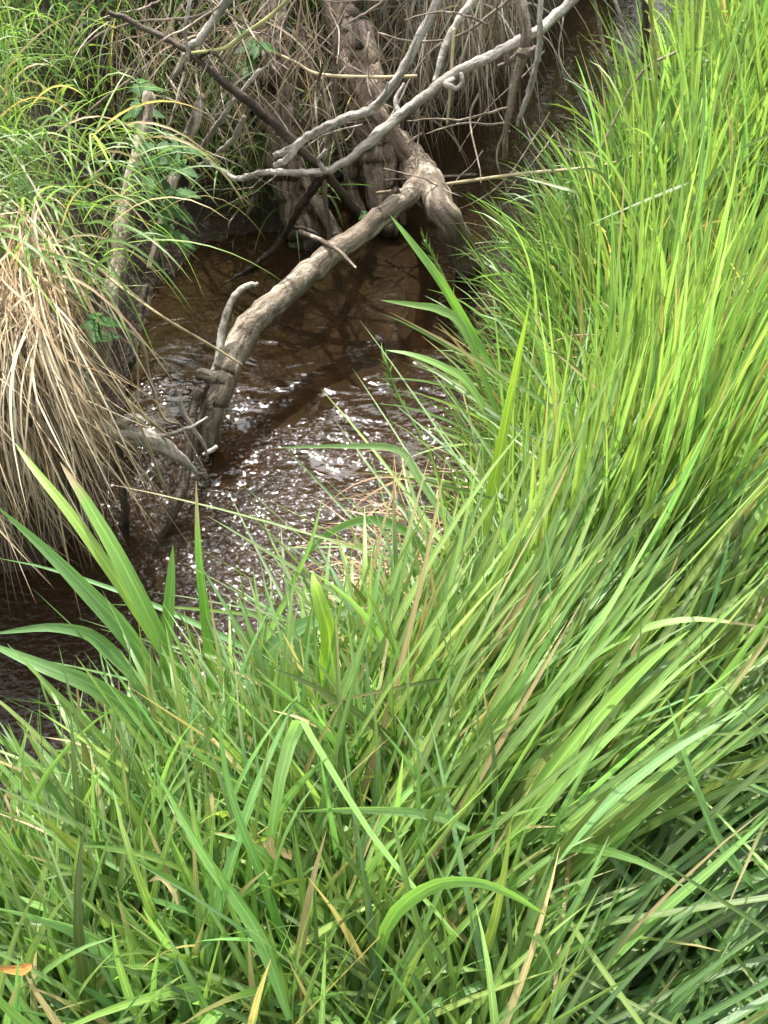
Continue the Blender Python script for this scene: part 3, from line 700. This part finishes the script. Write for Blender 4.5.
# 2 wind-laid swath sweeping up to the right
n = 2600
p = sample(n, -.25, 1.3, .10, 1.35, lambda x, y, i, r, dr, dl: r & (dr > .02) & (y > .25 + .72 * (x - .02)) & gap(x, y))
az = R(44) + rng.normal(0, .16, n) + .35 * (vnoise(p[:, 0] * 4, p[:, 1] * 4) - .5); tl = R(50) + rng.normal(0, .14, n)
p[:, 2] += rng.uniform(0, .1, n)
e3 = np.exp(-(dline(p[:, 0], p[:, 1], RP) / .18) ** 2)
g3 = blades(p, dirs(az, tl), rng.uniform(.45, .95, n) * (1 - .4 * e3), rng.uniform(.010, .022, n), rng.uniform(.0, .8, n), rng.normal(0, .7, n), jitter(LIME, n, .27, .02), K=11, side_bend=rng.normal(0, .12, n))
n = 700
p = sample(n, -.25, 1.0, .4, 1.35, lambda x, y, i, r, dr, dl: r & (dr > .02) & (y > .30 + .6 * (x - .15)) & gap(x, y))
g4 = shoots(p, R(45) + rng.normal(0, .3, n), R(40) + rng.normal(0, .2, n), rng.uniform(.25, .5, n), 3, .0135, .42, GREEN, spread=.4, bend=(.1, .8), leaf_tilt=(.1, .4))
grass('swept_grass', [g3] + g4, M_GREEN, label='glossy grass laid over in one sweep towards the right edge', cat='grass', kind='stuff')

# 3 flattened mat, bottom right
n = 2600
p = sample(n, .02, 1.5, .02, 1.15, lambda x, y, i, r, dr, dl: r)
az = np.where(rng.random(n) < .85, R(56) + rng.normal(0, .28, n), rng.uniform(0, 6.28, n))
p[:, 2] += rng.uniform(.01, .18, n)
g5 = blades(p, dirs(az, R(72) + rng.normal(0, .12, n)), rng.uniform(.6, 1.1, n), rng.uniform(.007, .016, n), rng.uniform(.1, .6, n), rng.normal(0, .5, n), jitter(DEEP, n, .32, .02), K=10)
n = 240
p = sample(n, .15, 1.4, .05, 1.0, lambda x, y, i, r, dr, dl: r)
p[:, 2] += rng.uniform(.12, .24, n)
g6 = blades(p, dirs(rng.choice([R(48), R(140), R(320), R(20)], n) + rng.normal(0, .35, n), R(76) + rng.normal(0, .14, n)), rng.uniform(.5, .85, n), rng.uniform(.005, .012, n), rng.uniform(0, .5, n), rng.normal(0, .6, n), jitter(GREEN, n, .25, .03), K=9)
grass('flattened_grass', [g5, g6], M_GREEN, label='dark flattened grass mat with crossing blades at bottom right', cat='grass', kind='stuff')

# 4 foreground grass, bottom left and centre
n = 850
p = sample(n, -1.0, .2, .05, 1.05, lambda x, y, i, r, dr, dl: r & (dr > .10) & gap(x, y))
e7 = np.exp(-(dline(p[:, 0], p[:, 1], RP) / .15) ** 2)
g7 = shoots(p, R(352) + rng.normal(0, .6, n), np.abs(rng.normal(R(34), R(12), n)), rng.uniform(.12, .32, n) * (1 - .5 * e7), 4, .0155, .40, GREEN, spread=.5, bend=(.1, 1.0), leaf_tilt=(.12, .5), dry=.03)
n = 1100
p = sample(n, -1.0, .25, .03, 1.0, lambda x, y, i, r, dr, dl: r & (dr > .06) & gap(x, y))
e8 = np.exp(-(dline(p[:, 0], p[:, 1], RP) / .2) ** 2)
g8 = blades(p, dirs(R(350) + rng.normal(0, .7, n), R(40) + rng.normal(0, .25, n)), rng.uniform(.35, .72, n) * (1 - .5 * e8), rng.uniform(.007, .017, n), rng.uniform(.1, .9, n), rng.normal(0, .6, n), jitter(BLUISH, n, .28, .05), K=9)
grass('foreground_grass', g7 + [g8], M_GREEN, label='mixed broad-bladed grass along the bottom left of the near bank', cat='grass', kind='stuff')

# 5 left bank grass
n = 1500
p = sample(n, -3.2, -.2, 2.05, 5.2, lambda x, y, i, r, dr, dl: (~i) & (~r) & (dl > .16) & ~((x > -1.15) & (y < 3.35) & (y > 2.7)))
g9 = shoots(p, R(150) + rng.normal(0, 1.0, n), np.abs(rng.normal(R(22), R(14), n)), rng.uniform(.15, .42, n), 4, .009, .34, GREEN, spread=.7, bend=(.4, 2.0), leaf_tilt=(.2, .8), dry=.06)
n = 2600
p = sample(n, -3.2, -.2, 2.05, 5.2, lambda x, y, i, r, dr, dl: (~i) & (~r) & (dl > .12) & ~((x > -1.05) & (y < 3.4) & (y > 2.8)))
g10 = blades(p, dirs(R(150) + rng.normal(0, 1.2, n), R(30) + rng.normal(0, .3, n)), rng.uniform(.2, .6, n), rng.uniform(.004, .009, n), rng.uniform(.4, 2.4, n), rng.normal(0, .8, n), jitter(GREEN, n, .32, .18), K=10)
grass('bank_grass', g9 + [g10], M_GREEN, label='drooping green grass on top of the left bank above the straw', cat='grass', kind='stuff')
# a few green leaves amongst the straw and on the far bank
n = 260
pb = np.array([Pz(a, b, .8) for a, b in zip(rng.uniform(-120, 150, n), rng.uniform(120, 260, n))])
g11 = blades(pb, dirs(R(130) + rng.normal(0, .6, n), R(60) + rng.normal(0, .3, n)), rng.uniform(.2, .5, n), rng.uniform(.005, .010, n), rng.uniform(.8, 2.6, n), rng.normal(0, .7, n), jitter(GREEN, n, .3, .1), K=10)
grass('drooping_grass', g11, M_GREEN, label='green leaves arching down over the straw thatch of the left bank', cat='grass', kind='stuff')
n = 1600
p = sample(n, -1.5, 2.5, 3.95, 7.5, lambda x, y, i, r, dr, dl: (~i) & (~r) & (dl > .05))
g12 = shoots(p, R(180) + rng.normal(0, 1.0, n), np.abs(rng.normal(R(25), R(14), n)), rng.uniform(.15, .5, n), 3, .010, .36, GREEN, spread=.7, bend=(.4, 2.0), dry=.12)
grass('far_grass', g12, M_GREEN, label='grass on the far bank beyond the willow trunks at the top edge', cat='grass', kind='stuff')

# ------------------------------------------------------------ individual big blades of the near bank
def curve_blades(L_, width_px, tint, roll=0., K=16, wp=1.0, vfold=.2, tip=None):
    P = np.array([Pz(a, b, z) for a, b, z in L_]); C = catmull(P, K)
    D = np.gradient(C, axis=0); D /= np.linalg.norm(D, axis=1)[:, None]
    wd = width_px * proj(C[K // 3])[2] / FPX
    # side vector: horizontal at start
    tt = None if tip is None else (np.array([tip]), np.array([[.42, .34, .17]]))
    return ribbon(C[None], D[None], np.array([wd]), np.array([roll]), np.array([tint], float), vfold, wp, tt)
BL = [
 ('broad folded leaf blade bent over in the middle of the near bank', [(262, 930, .8), (276, 800, 1.04), (298, 724, 1.13), (318, 748, 1.13), (370, 832, 1.06), (425, 900, 1.0), (463, 941, .95)], 12, (.20, .34, .10), 0),
 ('long blade arching over to the right at bottom centre', [(372, 1010, .75), (385, 930, .95), (425, 890, 1.08), (470, 882, 1.12), (510, 894, 1.1), (550, 918, 1.02)], 13, (.14, .27, .05), .2),
 ('level pale blade lying across the grass below the folded leaf', [(470, 830, .95), (430, 815, .99), (360, 810, 1.02), (280, 812, 1.02)], 9, (.15, .26, .08), .1),
 ('yellow-green shoot tip curled at its top beside the water', [(322, 760, .7), (325, 690, .85), (330, 640, .95), (318, 595, 1.02), (312, 572, 1.03)], 17, (.20, .32, .03), 0),
 ('wide bluish blade stretching left towards the sparkling water', [(205, 800, .62), (165, 740, .78), (100, 690, .9), (40, 665, .95), (-20, 640, .93)], 17, (.10, .20, .055), .2),
 ('long bright blade slanting up to the left over the water near the straw', [(205, 730, .62), (160, 640, .78), (120, 560, .9), (85, 500, .96), (60, 462, .98)], 15, (.14, .28, .045), .3),
 ('broad blade bending left from the big shoot to the left edge', [(185, 725, .62), (130, 640, .8), (85, 590, .88), (40, 545, .92), (-5, 505, .92)], 17, (.10, .22, .05), .2),
 ('narrow pale tip crossing above the broad left-bending blades', [(190, 700, .64), (130, 600, .82), (75, 520, .92), (35, 470, .96), (15, 443, .97)], 10, (.20, .33, .05), .3),
 ('drooping blade reaching the left edge below the other left-bending ones', [(180, 740, .62), (110, 650, .78), (60, 628, .84), (-10, 634, .84)], 11, (.10, .21, .06), .1),
 ('bright upright blade in front of the water right of the left shoot', [(215, 720, .62), (208, 640, .75), (199, 560, .88), (196, 480, .98)], 13, (.12, .28, .03), .5),
 ('short lance-shaped blade standing just left of the bright upright one', [(168, 700, .65), (166, 650, .75), (170, 590, .85), (173, 545, .92)], 13, (.10, .23, .03), .4),
 ('blade leaning right over the water with a sharp tip', [(232, 730, .62), (262, 650, .75), (285, 600, .82), (310, 545, .92), (322, 500, .98)], 8, (.15, .28, .04), .4),
 ('dark broad blade crossing towards the right below the water edge', [(175, 800, .6), (230, 700, .75), (280, 640, .84), (330, 615, .88), (372, 606, .9)], 16, (.07, .16, .04), .1),
 ('arched blade whose thin tip reaches over the middle of the water', [(470, 560, .72), (420, 480, .84), (398, 450, .88), (350, 446, .9), (274, 448, .9)], 7, (.14, .24, .08), .1),
 ('blade arching from the dead grass tuft left over the water', [(450, 590, .62), (410, 535, .74), (365, 520, .78), (320, 540, .78), (290, 580, .72)], 8, (.12, .23, .07), .1),
 ('blade hanging over the stream below the forked log', [(500, 420, .72), (465, 330, .9), (440, 310, .94), (415, 305, .95), (380, 300, .95)], 8, (.14, .26, .06), .1),
 ('second lower blade hanging over the stream below the forked log', [(500, 440, .72), (470, 385, .82), (440, 365, .86), (410, 354, .88), (385, 350, .88)], 8, (.15, .28, .06), .1),
 ('thin dark-tipped blade rising left of the tall grass beside the log', [(500, 380, .75), (470, 330, .85), (440, 280, .98), (410, 240, 1.05), (390, 215, 1.08)], 8, (.12, .25, .04), .3),
 ('broad glossy blade slanting to the upper right over the flattened mat', [(500, 930, .85), (580, 830, .98), (660, 760, 1.05), (750, 705, 1.1)], 10, (.13, .26, .08), .2),
 ('pointed blade crossing the flattened mat from bottom centre to the right', [(565, 1010, .75), (640, 930, .85), (710, 870, .92), (770, 815, .97)], 9, (.14, .27, .06), .2),
 ('blade rising from the lower right across the flattened mat', [(775, 905, .82), (725, 850, .9), (690, 770, 1.0), (665, 690, 1.06)], 10, (.12, .24, .06), .2),
 ('long straight blade in the bottom left leaning left', [(305, 1010, .75), (270, 900, .95), (230, 790, 1.1), (215, 690, 1.2)], 8, (.11, .24, .05), .4),
 ('wide blade crossing the bottom left corner towards the left edge', [(140, 1010, .8), (95, 945, .95), (40, 920, 1.0), (-20, 905, 1.0)], 17, (.12, .23, .08), .1),
 ('blade slanting up to the left in the lower left foreground', [(290, 1020, .9), (255, 930, 1.0), (200, 850, 1.05), (150, 760, 1.05)], 13, (.12, .25, .05), .2),
 ('long blade climbing right through the lower left foreground', [(195, 1020, .8), (220, 900, .95), (255, 790, 1.05), (300, 690, 1.1)], 12, (.10, .22, .05), .5),
 ('yellow-green blade standing tall in the middle of the right bank grass', [(470, 600, .6), (490, 500, .8), (510, 400, 1.0), (530, 300, 1.2)], 10, (.22, .34, .03), .4),
 ('broad shining blade curving through the centre of the swept grass', [(455, 960, .7), (500, 850, .88), (560, 760, 1.0), (640, 670, 1.1), (690, 630, 1.14)], 15, (.18, .31, .05), .2),
 ('pale green blade arching to the right edge near the bottom of the tall grass', [(520, 720, .85), (600, 650, 1.0), (680, 620, 1.08), (775, 628, 1.08)], 9, (.19, .30, .08), .2),
]
for lab, L_, wd, tint, roll in BL:
    grass('grass_blade', curve_blades(L_, wd * 1.25, tuple(q * 1.25 + .02 for q in tint), roll), M_GREEN, label=lab, cat='grass blade', group='large single blades')
DB = [
 ('withered tan leaf curl at the left edge above the bottom grass', [(5, 850, .85), (12, 820, .92), (5, 795, .95), (14, 800, .93)], 7),
 ('small withered leaf tip standing among blades left of bottom centre', [(210, 830, .95), (211, 810, .98), (212, 792, 1.0)], 9),
 ('crumpled cream dead leaf in the lower left foreground', [(178, 905, 1.0), (172, 890, 1.02), (160, 878, 1.02), (148, 882, 1.0)], 7),
 ('orange-brown dead leaf at the bottom left edge', [(32, 966, 1.0), (18, 970, 1.01), (-8, 968, 1.0)], 11),
 ('yellowed leaf tip between green blades left of the folded leaf', [(276, 860, .95), (270, 845, .97), (274, 832, .98)], 9),
]
for k, (lab, L_, wd) in enumerate(DB):
    grass('withered_leaf', curve_blades(L_, wd, (.5, .40, .20) if k != 3 else (.45, .22, .07), .4, wp=1.4), M_STRAW, label=lab, cat='dead leaf', group='withered leaves')

# broad-leaved reed plants rooted along the near bank edge
RPL = [
 ((150, 740), -62, 34, 'reed plant leaning far left over the stream beside the left edge', 6),
 ((168, 725), -38, 22, 'reed plant fanning up and left in front of the hanging straw', 6),
 ((212, 745), -8, 10, 'upright dark green reed plant at the centre of the left shoots', 7),
 ((240, 740), 12, 14, 'reed plant standing close right of the upright dark green one', 6),
 ((272, 752), 30, 20, 'reed plant tilting right in front of the sparkling water', 6),
 ((330, 765), 8, 12, 'bright reed plant with a tall tip left of the tan dead grass', 6),
 ((95, 800), -50, 40, 'low reed plant spreading over the water in the lower left', 6),
 ((35, 850), -25, 36, 'reed plant at the left edge above the bottom grass', 6),
 ((185, 815), -20, 30, 'short reed plant in front of the other left shoots', 6),
]
for (bx, by), az_, tl_, lab, nl in RPL:
    b0 = Pz(bx, by, .5); b0[2] = float(ground(b0[0], b0[1]))
    e = empty('reed_plant', b0, lab, 'reed plant', 'reed plants on the near bank edge')
    d = dirs(np.array([R(az_)]), np.array([R(tl_)]))[0]; hh = rng.uniform(.20, .30)
    v, f, a = tube([b0, b0 + d * hh * .5, b0 + d * hh], [.0045, .004, .003], n=12, sides=7, rough=.02, seed=nl)
    bb = np.zeros_like(a); bb[:, 0] = .6; t4 = np.ones((len(v), 4)); t4[:, :3] = (.11, .2, .045)
    link('stem', v, f, M_GREEN, e, {'buv': ('FLOAT_VECTOR', bb), 'tint': ('FLOAT_COLOR', t4)})
    for k in range(nl):
        fr = (k + 1) / nl; lt = rng.uniform(.12, .6) * (1.25 - fr); side = math.pi * (k % 2) + rng.normal(0, .5)
        ld = d * math.cos(lt) + dirs(np.array([R(az_) + math.pi / 2 + side]), np.array([R(85)]))[0] * math.sin(lt)
        tn = np.array((.115, .235, .045)) * math.exp(rng.normal(0, .22)) + np.array([.03, .03, 0]) * rng.random()
        grass('leaf', blades((b0 + d * hh * fr * .9)[None], ld[None], np.array([rng.uniform(.30, .46)]), np.array([rng.uniform(.015, .021)]), np.array([rng.uniform(.1, .9)]), np.array([rng.normal(0, .4)]), tn[None], K=16, vfold=.22), M_GREEN, e)

# flowering grass stems with small spikelets
def flowering(label, L_, w, tint, n, ln, spread):
    e = empty('flowering_grass', PY(*L_[0]), label, 'grass stem')
    P = pts(L_); C = catmull(P, 40); rad = [px2r(w, p) for p in P]
    v, f, a = tube(P, rad, n=30, sides=6, rough=.02, seed=2)
    b = np.zeros_like(a); b[:, 0] = .6; t = np.ones((len(v), 4)); t[:, :3] = tint
    link('stem', v, f, M_GREEN, e, {'buv': ('FLOAT_VECTOR', b), 'tint': ('FLOAT_COLOR', t)})
    k = np.linspace(18, 39, n).astype(int); pos = C[k]; T = C[np.minimum(k + 1, 39)] - C[np.maximum(k - 1, 0)]
    T /= np.linalg.norm(T, axis=1)[:, None]
    d = T + rng.normal(0, spread, (n, 3))
    grass('seed_head', blades(pos, d, rng.uniform(.6, 1.2, n) * ln, np.full(n, ln * .16), rng.uniform(0, .3, n), rng.uniform(-1, 1, n), jitter(tint, n, .2), K=5), M_GREEN, e)
flowering('slim flowering grass stem leaning over the water right of the sparkles', [(478, 590, 1.6), (455, 520, 1.72), (425, 445, 1.9), (398, 395, 2.05), (385, 360, 2.12)], 3, (.14, .22, .05), 34, .05, .28)
flowering('pale feathery seed head standing at the top edge above the tall grass', [(655, 130, 2.35), (656, 80, 2.38), (653, 30, 2.4), (647, -20, 2.42)], 3.5, (.30, .34, .12), 60, .035, .3)
flowering('thin seeding stem at the water edge under the fallen log leg', [(490, 400, 2.2), (462, 320, 2.4), (440, 270, 2.55), (424, 240, 2.62)], 2.5, (.13, .2, .05), 26, .05, .3)

# nettles ------------------------------------------------------------
def nettle(label, base, top, nl, size, seed):
    r = np.random.default_rng(seed); P = np.array([Pz(*base), (Pz(*base) + Pz(*top)) / 2 + np.array([.02, 0, .02]), Pz(*top)])
    e = empty('nettle_plant', P[0], label, 'plant', 'leafy plants on the left bank')
    C = catmull(P, 30); v, f, a = tube(P, [.004, .003, .002], n=16, sides=6, rough=.02, seed=seed)
    b = np.zeros_like(a); t = np.ones((len(v), 4)); t[:, :3] = (.09, .14, .04)
    link('stem', v, f, M_LEAF, e, {'buv': ('FLOAT_VECTOR', b), 'tint': ('FLOAT_COLOR', t)})
    for k in range(nl):
        i = int(29 * (k // 2 * 2 + 1) / nl); ang = r.uniform(-.4, .4) + (k % 2) * math.pi + (k // 2 % 2) * math.pi / 2
        s = size * r.uniform(.75, 1.15) * (1.1 - .4 * k / nl)
        d = np.array([math.cos(ang), math.sin(ang), -.15 + r.uniform(-.2, .3)]); d /= np.linalg.norm(d)
        sd = np.cross(d, [0, 0, 1]); sd /= np.linalg.norm(sd); nn = np.cross(sd, d)
        K = 13; tt = np.linspace(0, 1, K); V = []; B = []
        for j, q in enumerate(tt):
            c = C[i] + d * s * (q * 1.1) + nn * (-.25 * s * q * q)
            hw = s * .36 * (math.sin(math.pi * min(1, q ** .7)) ** .8) * (1 + (.12 if j % 2 else -.10)) if 0 < j < K - 1 else s * .012
            for m in (-1, -.5, 0, .5, 1):
                V.append(c + sd * hw * m + nn * (abs(m) * hw * .35 + .02 * s * math.sin(q * 25 + m * 3))); B.append((m, q * 2, k + seed))
        idx = np.arange(K * 5).reshape(K, 5)
        F = np.concatenate([np.stack([idx[:-1, m], idx[:-1, m + 1], idx[1:, m + 1], idx[1:, m]], -1) for m in range(4)])
        tc = np.ones((K * 5, 4)); tc[:, :3] = np.array([.05, .125, .03]) * r.uniform(.7, 1.35)
        link('leaf', np.array(V), F, M_LEAF, e, {'buv': ('FLOAT_VECTOR', np.array(B)), 'tint': ('FLOAT_COLOR', tc)})
nettle('leafy nettle leaning over the mud shelf, lowest of the left bank plants', (160, 240, .45), (175, 190, .72), 10, .085, 1)
nettle('leafy nettle behind the arching blade, just above the lowest one', (150, 190, .55), (155, 145, .85), 10, .085, 2)
nettle('nettle standing against the broken-topped pale branch', (176, 175, .55), (178, 140, .8), 8, .075, 3)
nettle('small nettle at the foot of the bare branch in the straw', (95, 345, .5), (92, 318, .72), 8, .06, 4)
nettle('bright broad-leaved plant between the top edge and the grey branch', (245, 75, .5), (240, 28, .85), 12, .08, 5)
nettle('bushy broad-leaved plant just left of the upright willow trunk', (256, 62, .55), (256, 45, .85), 10, .075, 6)
nettle('low leafy sprig drooping among the left bank grass', (135, 120, .7), (138, 80, .9), 8, .07, 7)
nettle('tiny sprig of leaves growing at the fork of the big log', (360, 232, .1), (362, 212, .22), 8, .045, 8)

# ------------------------------------------------------------ thicket beyond the frame (seen in reflections and from the side)
for k, (x, y, hgt, lab) in enumerate([(-2.6, 7.8, 4.6, 'leafy shrub beyond the left bank, leftmost of the thicket'), (-.3, 8.2, 5.4, 'leafy shrub straight behind the willow trunks'), (2.0, 8.8, 5.4, 'leafy shrub beyond the bend of the stream, right of centre'), (4.6, 9.5, 5.0, 'leafy shrub far right beyond the tall grass')]):
    z = float(ground(x, y)); e = empty('shrub', (x, y, z), lab, 'shrub', 'thicket beyond the stream')
    for q in range(4):
        a = q * 1.6 + k; wood('trunk', tube([(x, y, z - .05), (x + .3 * math.cos(a), y + .3 * math.sin(a), z + hgt * .4), (x + .8 * math.cos(a), y + .8 * math.sin(a), z + hgt * .85)], [.05, .04, .015], n=14, sides=8, rough=.1, seed=q), W_BARK, e)
    grass('crown', crown((x, y, z + hgt * .55), (1.6, 1.1, hgt * .5), 9000, .14, 40 + k), M_LEAF, e)
